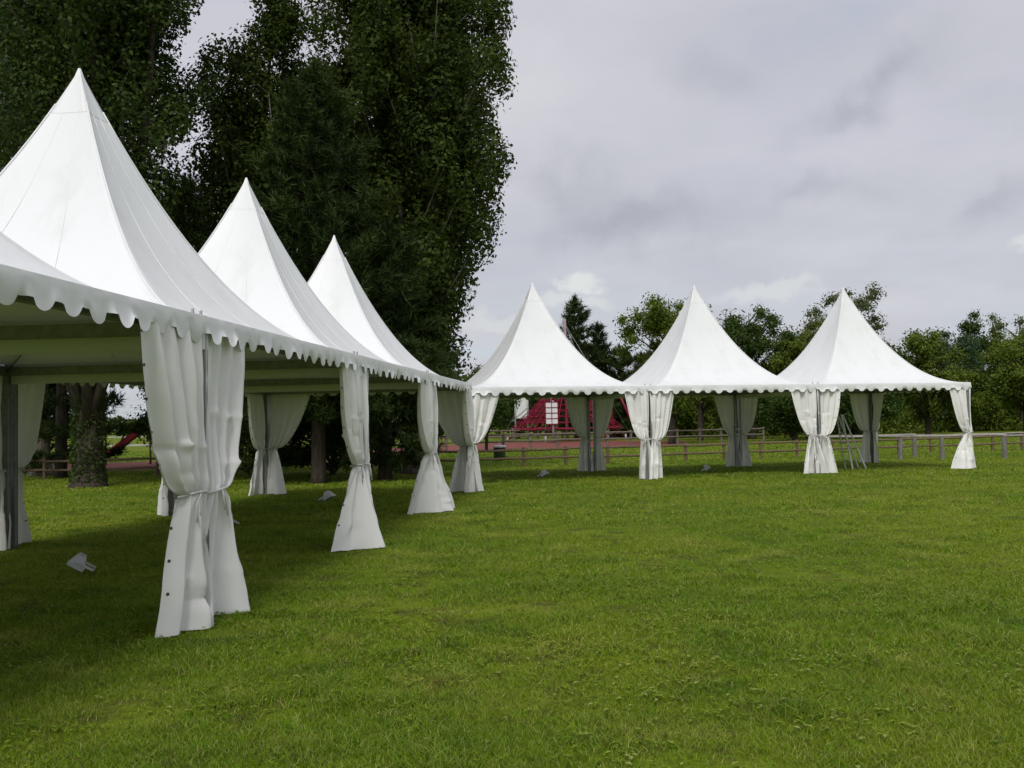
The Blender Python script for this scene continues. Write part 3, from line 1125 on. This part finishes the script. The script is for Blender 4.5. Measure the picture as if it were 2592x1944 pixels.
pine("tall dark pine in front of the dense poplar, behind the third tent peak", -5.4, 27.7, 11.8, 3.3, 2.0, 111, per=20, length=0.30, width=0.020, group=GL, tip=0.25, dens=1.5)
pine("shorter bushy pine left of the corner tent, under the dense poplar", -3.7, 28.8, 7.4, 2.5, 0.6, 112, per=20, length=0.30, width=0.020, group=GL, dens=1.5)
pine("spreading pine seen under the left tents, beside the last post of the left row", -7.2, 29.6, 8.4, 3.2, 0.6, 113, per=20, length=0.30, width=0.020, group=GL, dens=1.3)
pine("layered pine with open sky between its boughs, seen under the large left tent", -15.4, 34.0, 12.0, 3.6, 0.8, 114, per=20, length=0.32, width=0.020, group=GL, whorl=0.85, droop=-0.12, dens=1.2)
pine("low pine beyond the fence, boughs hanging near the ground beside the ivy-clad trunk", -9.2, 37.5, 9.5, 3.0, 1.9, 115, per=22, length=0.28, width=0.017, group=GL, whorl=0.6, dens=1.0)
poplar("slim dark trunk and crown just behind the dense poplar, right of its bole", -3.45, 35.0, 13, 1.9, 3, 70, 14000, 105, leaf=0.15, group=GL, zlo=2.5, rt=0.2)

for (bx, by, bh, br_, sd, lb) in ((-8.6, 33.2, 3.6, 2.0, 151, "dark evergreen bush under the thin-crowned poplar, behind the last left tent"),
                               (-5.9, 32.6, 4.2, 2.1, 152, "dark evergreen bush between the pine trunk and the dense poplar's bole"),
                               (-11.2, 36.0, 3.4, 2.4, 153, "dark bush beyond the fence, just right of the ivy-clad trunk"),
                               (-18.5, 38.0, 4.0, 2.6, 154, "dark bush by the fence at the left, under the layered pine")):
    broadleaf(lb, bx, by, bh, br_, 0.1, 40, 12000, sd, L_PINE, 0.13, 0.6, GL, name="evergreen_bush", rt=0.08)

pine("broad dark pine beyond the fence, low boughs above the red slide", -13.6, 41.5, 12.0, 4.2, 3.2, 116, per=20, length=0.34, width=0.022, group=GL, whorl=0.5, dens=1.2)
pine("dark pine at the far left beyond the fence, behind the layered pine", -22.5, 42.5, 13.0, 4.4, 1.0, 117, per=20, length=0.34, width=0.022, group=GL, whorl=0.5, dens=1.2)
GR = "trees beyond the fences behind the back row of tents"
pine("dark conifer with a side top, standing between the corner tent peak and the middle peak", 5.5, 86, 12.3, 3.0, 1.2, 121, per=14, length=0.5, width=0.035, name="conifer_tree", group=GR, whorl=0.55, rt=0.25, tip=0.3, dens=0.9)
pine("second, lower top of conifer just right of the dark conifer", 7.6, 87, 10.0, 1.9, 1.0, 122, per=14, length=0.5, width=0.035, name="conifer_tree", group=GR, whorl=0.55, dens=0.9)
pine("small conifer right of the dark conifer, in the dip between two tents", 9.4, 86, 7.9, 3.2, 0.4, 123, per=14, length=0.5, width=0.035, name="conifer_tree", group=GR, whorl=0.55, dens=0.9)
pine("small conifer low in the dip left of the bright green tree", 12.0, 87, 7.4, 3.4, 0.4, 124, per=14, length=0.5, width=0.035, name="conifer_tree", group=GR, whorl=0.55, dens=0.9)
broadleaf("bright green tree with bare lower trunk behind the middle tent", 10.3, 64.7, 10.3, 3.3, 1.7, 78, 20000, 131, L_BRIGHT, 0.24, 0.75, GR, rt=0.23)
broadleaf("green tree with a slim trunk, right of the bright green tree behind the middle tent", 13.9, 74, 9.0, 2.7, 2.0, 50, 12000, 132, L_MID, 0.26, 0.8, GR)
broadleaf("dark round tree between the middle and the right tent peak", 18.2, 76, 10.5, 3.5, 0.6, 90, 24000, 133, L_DARK, 0.26, 0.85, GR, rt=0.3)
broadleaf("yellow-green bushy tree left of the right tent peak", 21.6, 73, 9.1, 2.8, 0.5, 70, 17000, 134, L_MID, 0.26, 0.8, GR)
broadleaf("tall thin pale tree showing on both sides of the right tent peak", 28.4, 86, 13.4, 3.9, 3.2, 60, 8500, 135, L_PALE, 0.30, 0.75, GR, rt=0.22)
broadleaf("green tree behind the right slope of the right tent", 27.6, 77, 8.0, 3.3, 0.6, 60, 14000, 136, L_DARK, 0.28, 0.85, GR)
broadleaf("low green tree at the foot of the right tent slope", 32.4, 78, 8.1, 3.2, 0.6, 60, 15000, 137, L_MID, 0.28, 0.85, GR)
broadleaf("rounded bluish green tree right of the right tent", 38.3, 89, 9.8, 3.6, 0.8, 60, 14000, 138, L_BLUE, 0.30, 0.9, GR)
broadleaf("slim dark pointed tree standing above the right tree line", 43.9, 95, 12.3, 2.0, 1.0, 46, 11000, 139, L_DARK, 0.30, 0.8, GR, conical=0.6)
broadleaf("second pointed top just right of the slim dark pointed tree", 46.0, 95, 11.0, 1.6, 1.0, 30, 6000, 140, L_MID, 0.30, 0.75, GR, conical=0.5)
broadleaf("sparse pale tree with two tops at the right edge", 46.0, 90, 10.8, 3.0, 2.5, 40, 5500, 141, L_PALE, 0.30, 0.7, GR)
broadleaf("leafy mid-green tree in front at the right edge", 38.0, 74, 7.6, 3.4, 1.4, 70, 18000, 142, L_MID, 0.27, 0.85, GR)
broadleaf("broad green tree cut by the right edge of the picture", 43.0, 78, 8.0, 3.8, 1.0, 70, 18000, 143, L_MID, 0.28, 0.9, GR)
broadleaf("dark shrub-like tree seen under the right tent, behind the stepladder", 24.2, 70, 5.6, 2.9, 0.2, 50, 12000, 144, L_DARK, 0.26, 0.8, GR)
broadleaf("dark bush seen under the middle tent, right of its back post", 19.2, 68, 4.6, 2.4, 0.1, 40, 9000, 145, L_DARK, 0.25, 0.75, GR, name="bush")
broadleaf("small dark round tree on a thin stem left of the red climbing net", -1.5, 56, 4.6, 1.75, 0.85, 44, 12000, 146, L_DARK, 0.17, 0.55, GR, rt=0.09)
broadleaf("leafy tree behind the red climbing net", 0.5, 98, 8.0, 3.6, 0.5, 50, 12000, 147, L_DARK, 0.32, 0.9, GR)
broadleaf("green tree right behind the net mast foot", 6.5, 100, 7.0, 3.8, 0.5, 50, 12000, 148, L_DARK, 0.32, 0.9, GR)


def far_wood():
    """closed line of woodland far behind, too far to tell tree from tree"""
    r = np.random.default_rng(55)
    n = 52000
    x = r.uniform(-190, 130, n)
    top = 4.5 + 5.0 * vnoise(x, x * 0, 0.11, 3) + 2.2 * vnoise(x, x * 0, 0.5, 9)
    top *= np.where(x < -30, 0.62, 1.0)
    z = top * r.uniform(0, 1, n) ** 0.75
    y = 128 + 10 * vnoise(x, z, 0.2, 4) + r.uniform(-5, 5, n) * np.sqrt(np.clip(1 - (z / top) ** 2, 0.05, 1)) + np.where(x < -8, 110, 0) + np.where(x < -60, 60, 0)
    C = np.stack([x, y, z], axis=1)
    o = bpy.data.objects.new("far_wood", leaves_mesh("far_wood", C, 1.0, L_DARK, 56))
    link(o)
    tag(o, "dark line of woodland far behind the park", "wood", kind='stuff')


far_wood()


def undergrowth():
    """closed thicket of shrubs at the foot of the tree belt, behind the fences on the right"""
    r = np.random.default_rng(65)
    n = 90000
    x = r.uniform(12.5, 66, n)
    top = 2.2 + 3.4 * vnoise(x, x * 0, 0.32, 13) + 1.6 * vnoise(x, x * 0, 1.1, 19)
    z = top * r.uniform(0, 1, n) ** 0.8
    y = 84 + 0.12 * (x - 12) + 5 * vnoise(x, z, 0.35, 14) + r.uniform(-1.6, 1.6, n) * np.sqrt(np.clip(1 - (z / top) ** 2, 0.1, 1))
    z = np.maximum(z, 0.1)
    o = link(bpy.data.objects.new("undergrowth", leaves_mesh("undergrowth", np.stack([x, y, z], 1), 0.3, L_MID, 66)))
    tag(o, "thick green undergrowth at the foot of the right tree belt", "undergrowth", kind='stuff')


undergrowth()

# ------------------------------------------------------------------ park furniture beyond the tents


def climbing_net():
    t = thing("climbing_net", "red rope climbing pyramid on a tall mast behind the corner tent", "climbing frame", (4.34, 80, 0))
    H, R, n = 9.85, 4.8, 6
    V, F = tube([(0, 0, 0), (0, 0, H * 0.5), (0, 0, H)], [0.13, 0.12, 0.10], 10)
    part("mast", V, F, M_MAST, t, True)
    top = Vector((0, 0, H - 0.4))
    feet = [Vector((R * math.cos(w), R * math.sin(w), 0.15)) for w in [2 * math.pi * (k + 0.12) / n for k in range(n)]]
    for f in feet:
        V, F = tube([Vector((0, 0, 5.4)), Vector((0, 0, 5.4)).lerp(f, 0.5) + Vector((0, 0, -0.2)), f], 0.06, 6)
        part("stay_rope", V, F, M_ROPE, t, True)
        V, F = tube([top, f * 1.12], 0.014, 5)
        part("guy_wire", V, F, M_STEEL, t, True)
        V, F = tube([f + Vector((0, 0, -0.3)), f + Vector((0, 0, 0.35))], 0.09, 8)
        part("anchor", V, F, M_STEEL, t, True)
    top = Vector((0, 0, 5.4))
    base = [f.lerp(Vector((0, 0, 0)), 0.06) + Vector((0, 0, 0.95)) for f in feet]
    for i in range(n):
        V, F = tube([base[i], (base[i] + base[(i + 1) % n]) / 2 + Vector((0, 0, -0.1)), base[(i + 1) % n]], 0.075, 6)
        part("edge_rope", V, F, M_ROPE, t, True)
    mb = MB()
    rs = random.Random(5)
    for lev in range(1, 9):
        v = lev / 9.5
        ring = []
        for i in range(n):
            a, b = base[i].lerp(top, v), base[(i + 1) % n].lerp(top, v)
            for k in range(6):
                p = a.lerp(b, k / 6)
                c = Vector((0, 0, p.z))
                ring.append(p.lerp(c, 0.10 * math.sin(math.pi * k / 6)) + Vector((0, 0, rs.uniform(-.06, .06))))
        for i in range(len(ring)):
            mb.tube([ring[i], ring[(i + 1) % len(ring)]], 0.03, 4, False)
        for i in range(0, len(ring), 2):
            q = ring[i].lerp(Vector((0, 0, ring[i].z + 0.6)), 0.95)
            mb.tube([ring[i], q], 0.026, 4, False)
    for i in range(n):
        for k in range(6):
            a = base[i].lerp(base[(i + 1) % n], k / 6)
            mb.tube([a, a.lerp(top, 0.5) * 0.97 + Vector((0, 0, .1)), a.lerp(top, 0.9)], 0.03, 4, False)
    for q in range(3):
        for i in range(n):
            a = base[i].lerp(top, 0.1 + 0.2 * q)
            b = base[(i + 2) % n].lerp(top, 0.1 + 0.2 * q)
            mb.tube([a, b], 0.028, 4, False)
    tag(mb.part("net", M_ROPE, t), kind="stuff")


def red_frame():
    """leaning red tubes beside the net, seen left of the middle front post"""
    t = thing("swing_frame", "red tubular frame beside the climbing net, left of the middle post's curtain", "swing frame", (8.6, 84, 0))
    for a, b in (((0, 0, 0), (-0.5, 0.2, 4.4)), ((2.0, 0, 0), (0.2, 0.2, 4.4)), ((0, 3, 0), (-0.5, 2.8, 4.4)), ((2.0, 3, 0), (0.2, 2.8, 4.4))):
        V, F = tube([a, b], 0.11, 8)
        part("leg", V, F, M_RED, t, True)
    V, F = tube([(-0.3, -0.2, 4.35), (-0.3, 3.2, 4.35)], 0.1, 8)
    part("crossbar", V, F, M_RED, t, True)


def board(name, label, loc, rz, w, z0, z1, posts, lattice):
    t = thing(name, label, "panel", loc, rz)
    mb = MB()
    mb.box((0, 0, (z0 + z1) / 2), (w, 0.06, z1 - z0))
    p = mb.part("panel", M_PANEL, t)
    for x in posts:
        V, F = tube([(x, 0.11, -0.05), (x, 0.11, z1 + 0.1)], 0.085, 8)
        part("post", V, F, M_STEEL, t, True)
    if lattice:
        m2 = MB()
        for k in range(5):
            z = z0 + (z1 - z0) * k / 4
            m2.box((0, -0.045, z), (w, 0.03, 0.05))
        for k in range(3):
            m2.box((-w / 2 + w * k / 2, -0.047, (z0 + z1) / 2), (0.05, 0.026, z1 - z0))
        m2.part("lattice", M_RED, p)
    else:
        m2 = MB()
        m2.tube([(-w * 0.5, -0.05, z0 + 0.1), (w * 0.55, -0.05, z0 + 0.95)], 0.03, 5)
        m2.tube([(-w * 0.1, -0.05, z0), (w * 0.55, -0.05, z0 + 0.5)], 0.03, 5)
        m2.part("stay", M_STEEL, p)


def slide():
    t = thing("playground_slide", "dark red playground slide beside the ivy-clad trunk, seen under the large left tent", "slide", (-18.8, 46, 0))
    mb = MB()
    prof = [(-0.4, 0.28), (0.0, 0.30), (0.9, 0.95), (2.2, 1.92)]
    for (x0, z0), (x1, z1) in zip(prof[:-1], prof[1:]):
        d = Vector((x1 - x0, 0, z1 - z0))
        rot = Matrix.Rotation(-math.atan2(d.z, d.x), 3, 'Y')
        c = Vector(((x0 + x1) / 2, 0, (z0 + z1) / 2))
        mb.box(c, (d.length + 0.02, 0.55, 0.04), rot)
        for s in (-1, 1):
            mb.box(c + Vector((0, s * 0.295, 0.05)), (d.length + 0.03, 0.04, 0.20), rot)
    mb.part("chute", M_RED, t)
    mb = MB()
    mb.box((2.75, 0, 1.86), (1.1, 1.0, 0.08)).box((2.75, 0.52, 2.35), (1.1, 0.04, 0.9)).box((2.75, -0.52, 2.35), (1.1, 0.04, 0.9))
    mb.part("platform", M_RED, t)
    for x in (2.3, 3.2):
        for y in (-0.56, 0.56):
            V, F = tube([(x, y, -0.05), (x, y, 2.9)], 0.05, 8)
            part("leg", V, F, M_WOODG, t, True)
    V, F = tube([(0.0, 0, -0.05), (0.0, 0, 0.3)], 0.05, 8)
    part("foot", V, F, M_STEEL, t, True)


def bench():
    t = thing("park_bench", "brown park bench by the path, left of the ivy-clad trunk", "bench", (-21.1, 48.3, 0), 0.15)
    for k, y in enumerate((-0.16, 0.0, 0.16)):
        MB().box((0, y, 0.45), (1.7, 0.13, 0.045)).part("seat_slat", M_WOOD, t)
    for z in (0.66, 0.84):
        MB().box((0, 0.27, z), (1.7, 0.045, 0.14)).part("back_slat", M_WOOD, t)
    for x in (-0.6, 0.6):
        MB().box((x, -0.1, 0.21), (0.08, 0.08, 0.43)).box((x, 0.215, 0.45), (0.08, 0.06, 0.92)).box((x, 0.05, 0.405), (0.07, 0.42, 0.045)).part("leg", M_BINB, t)


def litter_bin():
    t = thing("litter_bin", "green and black litter bin with a white bag, behind the fence by the corner tent", "bin", (-0.58, 42.0, 0))
    n = 20

    def ring(r, z):
        return [(r * math.cos(2 * math.pi * k / n), r * math.sin(2 * math.pi * k / n), z) for k in range(n)]

    def lathe(name, prof, mat):
        V, F = [], []
        for r, z in prof:
            V += ring(r, z)
        for i in range(len(prof) - 1):
            for k in range(n):
                F.append((i * n + k, i * n + (k + 1) % n, (i + 1) * n + (k + 1) % n, (i + 1) * n + k))
        return part(name, V, F, mat, t, True)
    lathe("drum", [(0.01, 0.03), (0.23, 0.03), (0.245, 0.06), (0.25, 0.38)], M_BING)
    lathe("collar", [(0.253, 0.37), (0.262, 0.40), (0.262, 0.60), (0.245, 0.615), (0.225, 0.60), (0.225, 0.45)], M_BINB)
    lathe("bag", [(0.272, 0.555), (0.282, 0.60), (0.262, 0.638), (0.215, 0.63), (0.19, 0.48)], M_BAG)
    V, F = tube([(0, 0.30, -0.05), (0, 0.30, 0.75)], 0.035, 8)
    part("post", V, F, M_STEEL, t, True)


def stepladder():
    """seen nearly edge-on: steep front stiles, slanting rear stiles"""
    t = thing("stepladder", "thin aluminium stepladder standing open beside the curtain of the right tent", "ladder", (10.15, 30.2, 0), 0.22)
    h, w = 1.62, 0.20
    for s in (-1, 1):
        V, F = tube([(-0.02, s * w, 0), (-0.30, s * w * 0.7, h)], 0.024, 6)
        part("front_stile", V, F, M_LAMP, t)
        V, F = tube([(0.42, s * w, 0), (-0.26, s * w * 0.7, h)], 0.024, 6)
        part("rear_stile", V, F, M_LAMP, t)
    for k in range(1, 6):
        v = k / 6.2
        MB().box((-0.02 - 0.28 * v, 0, h * v), (0.09, 2 * w * (1.0 - 0.3 * v), 0.025)).part("step", M_STEEL, t)
    MB().box((-0.28, 0, h + 0.012), (0.16, 2 * w * 0.75, 0.024)).part("top_plate", M_STEEL, t)


def floodlight_proto():
    """outdoor halogen floodlight lying on a U bracket, lens up and tilted"""
    body = MB()
    fx, fy, bx_, by_ = 0.125, 0.09, 0.075, 0.05
    zf, zb = 0.0, 0.115
    P = [(-fx, -fy, zf), (fx, -fy, zf), (fx, fy, zf), (-fx, fy, zf), (-bx_, -by_, zb), (bx_, -by_, zb), (bx_, by_, zb), (-bx_, by_, zb)]
    body.add(P, [(0, 1, 5, 4), (1, 2, 6, 5), (2, 3, 7, 6), (3, 0, 4, 7), (4, 5, 6, 7)])
    for k in range(5):
        body.box((-0.05 + 0.025 * k, 0, zb + 0.012), (0.006, 0.085, 0.022))
    front = MB()
    front.box((0, 0, -0.011), (0.262, 0.192, 0.02))
    glass = MB()
    glass.box((0, 0, -0.024), (0.22, 0.15, 0.005))
    br = MB()
    br.box((-0.136, 0.08, 0.05), (0.010, 0.20, 0.026)).box((0.136, 0.08, 0.05), (0.010, 0.20, 0.026)).box((0, 0.185, 0.05), (0.282, 0.010, 0.026))
    return [("housing", body.mesh("housing", M_LAMP)), ("front_frame", front.mesh("front_frame", M_LAMP)), ("glass", glass.mesh("glass", M_GLASS)), ("bracket", br.mesh("bracket", M_LAMP))]


FL = floodlight_proto()


def floodlight(label, x, y, rz, tilt):
    t = thing("floodlight", label, "floodlight", (x, y, 0.0), rz, "floodlights lying on the grass under the tents")
    for nme, me in FL:
        o = link(bpy.data.objects.new(nme, me), t)
        o.location = (0, 0, 0.085)
        o.rotation_euler = (tilt, 0, 0)
    return t


floodlight("grey floodlight on the shaded grass under the large left tent, nearest to the viewer", -4.9, 11.2, -1.25, -0.55)
floodlight("floodlight just right of the big near curtain, under the second left tent", -4.66, 16.2, -1.2, -0.5)
floodlight("floodlight left of the second post's curtain, under the last left tent", -3.89, 21.1, 1.3, -0.5)
floodlight("floodlight on the grass under the corner tent", 0.9, 28.6, 1.2, -0.5)
floodlight("floodlight on the grass under the middle tent of the back row", 5.88, 30.3, 1.4, -0.6)

climbing_net()
red_frame()
board("sign_board", "white lattice board on a pole in front of the red climbing net", (2.9, 74.0, 0), 0.1, 0.92, 1.42, 3.05, (0.12,), True)
board("goal_board", "tall white board between two grey posts, left of the red climbing net", (0.82, 90, 0), 0.0, 0.95, 1.95, 4.4, (-0.56, 0.56), False)
slide()
bench()
litter_bin()
stepladder()

# ------------------------------------------------------------------ grass


def blades(n, x, y, h, w, seed, tri=False):
    r = np.random.default_rng(seed)
    th = r.uniform(0, 2 * np.pi, n)
    ln = r.uniform(0.3, 2.2, n) * h
    bend = np.stack([np.cos(th), np.sin(th)], 1)
    ph = r.uniform(0, 2 * np.pi, n)
    side = np.stack([np.cos(ph), np.sin(ph)], 1) * w[:, None]
    z0 = np.full(n, -0.004)
    p = np.stack([x, y], 1)
    tip = p + bend * ln[:, None]
    A = np.column_stack([p - side, z0])
    B = np.column_stack([p + side, z0])
    T = np.column_stack([tip, h])
    if tri:
        return np.stack([A, B, T], 1).reshape(-1, 3), 3
    mid = p + bend * (ln * 0.32)[:, None]
    mz = h * 0.62
    Cc = np.column_stack([mid + side * 0.75, mz])
    Dd = np.column_stack([mid - side * 0.75, mz])
    return np.stack([A, B, Cc, Dd, T], 1).reshape(-1, 3), 5


def grass():
    r = np.random.default_rng(31)
    zones = [(3.4, 6.5, 8500, 0.034, 0.0021, False), (6.5, 10, 4200, 0.034, 0.0030, False), (10, 16, 1700, 0.036, 0.0050, True), (16, 26, 560, 0.038, 0.0085, True), (26, 40, 210, 0.042, 0.015, True), (40, 72, 60, 0.05, 0.03, True)]
    tv, tf, base = [], [], 0
    for zi, (y0, y1, dens, hh, ww, tri) in enumerate(zones):
        wid = 0.6 * y1 + 1.5
        n = int(dens * (y1 - y0) * 2 * wid)
        y = r.uniform(y0, y1, n)
        x = r.uniform(-wid, wid, n)
        keep = np.abs(x) < 0.56 * y + 1.0
        # tufts and thin places
        pt = 0.55 * vnoise(x, y, 1.3, 2) + 0.45 * vnoise(x, y, 4.5, 8)
        bare = vnoise(x, y, 0.9, 21) * 0.6 + vnoise(x, y, 3.1, 22) * 0.4
        keep &= r.uniform(0, 1, n) < np.clip(0.45 + 1.1 * pt - np.clip((bare - 0.66) * 5, 0, 1.0), 0.12, 1)
        if y1 > 36:
            near_y = np.interp(x, [-40, -26, -19, -14.5, -9, -4, 0, 6.6, 11.8], [36.5, 37.6, 38, 39, 44, 53, 60.5, 58, 66])
            far_y = np.interp(x, [-42, -27, -23, -18.5, -13, -6, 0, 7, 12.4], [47, 46.5, 46.6, 48.5, 56, 72, 80, 79, 73])
            keep &= ~((x < 12.2) & (y > near_y - 0.2) & (y < far_y + 0.2))
        x, y, pt = x[keep], y[keep], pt[keep]
        n = len(x)
        tuft = np.clip((vnoise(x, y, 2.6, 77) - 0.68) * 4, 0, 1)
        h = hh * (0.45 + 0.7 * pt + 0.9 * tuft) * r.uniform(0.55, 1.3, n)
        w = ww * r.uniform(0.6, 1.4, n) * (1 + 0.3 * tuft)
        V, k = blades(n, x, y, h, w, 90 + zi, tri)
        idx = np.arange(n)[:, None] * k + base
        if tri:
            tf.append(np.concatenate([idx + 0, idx + 1, idx + 2], 1))
        else:
            tf.append(np.concatenate([idx + 0, idx + 1, idx + 2], 1))
            tf.append(np.concatenate([idx + 0, idx + 2, idx + 3], 1))
            tf.append(np.concatenate([idx + 3, idx + 2, idx + 4], 1))
        tv.append(V)
        base += len(V)
    # clover and weed leaves: small flat rosettes near the viewer
    m = 9000
    y = 3.4 + 9.0 * r.uniform(0, 1, m) ** 0.8
    x = r.uniform(-1, 1, m) * (0.56 * y + 1)
    pk = vnoise(x, y, 1.7, 50)
    kp = r.uniform(0, 1, m) < np.clip((pk - 0.45) * 4, 0.03, 1)
    x, y = x[kp], y[kp]
    m = len(x)
    for leaf in range(3):
        w = r.uniform(0, 6.28, m)
        d = np.stack([np.cos(w), np.sin(w)], 1)
        s = np.stack([-np.sin(w), np.cos(w)], 1)
        L = r.uniform(0.010, 0.026, m)[:, None]
        z = r.uniform(0.018, 0.042, m)
        p = np.stack([x, y], 1)
        a = np.column_stack([p, z])
        b = np.column_stack([p + d * L + s * L * 0.5, z + 0.004])
        c = np.column_stack([p + d * L * 1.9, z - 0.003])
        e = np.column_stack([p + d * L - s * L * 0.5, z + 0.004])
        V = np.stack([a, b, c, e], 1).reshape(-1, 3)
        idx = np.arange(m)[:, None] * 4 + base
        tf.append(np.concatenate([idx, idx + 1, idx + 2], 1))
        tf.append(np.concatenate([idx, idx + 2, idx + 3], 1))
        tv.append(V)
        base += len(V)
    me = mesh("grass", np.concatenate(tv), np.concatenate(tf), M_BLADE)
    o = link(bpy.data.objects.new("grass", me))
    tag(o, "short mown grass with clover and worn patches", "grass", kind='stuff')
    return len(me.polygons)


ng = grass()
print("grass triangles", ng, "objects", len(bpy.data.objects))
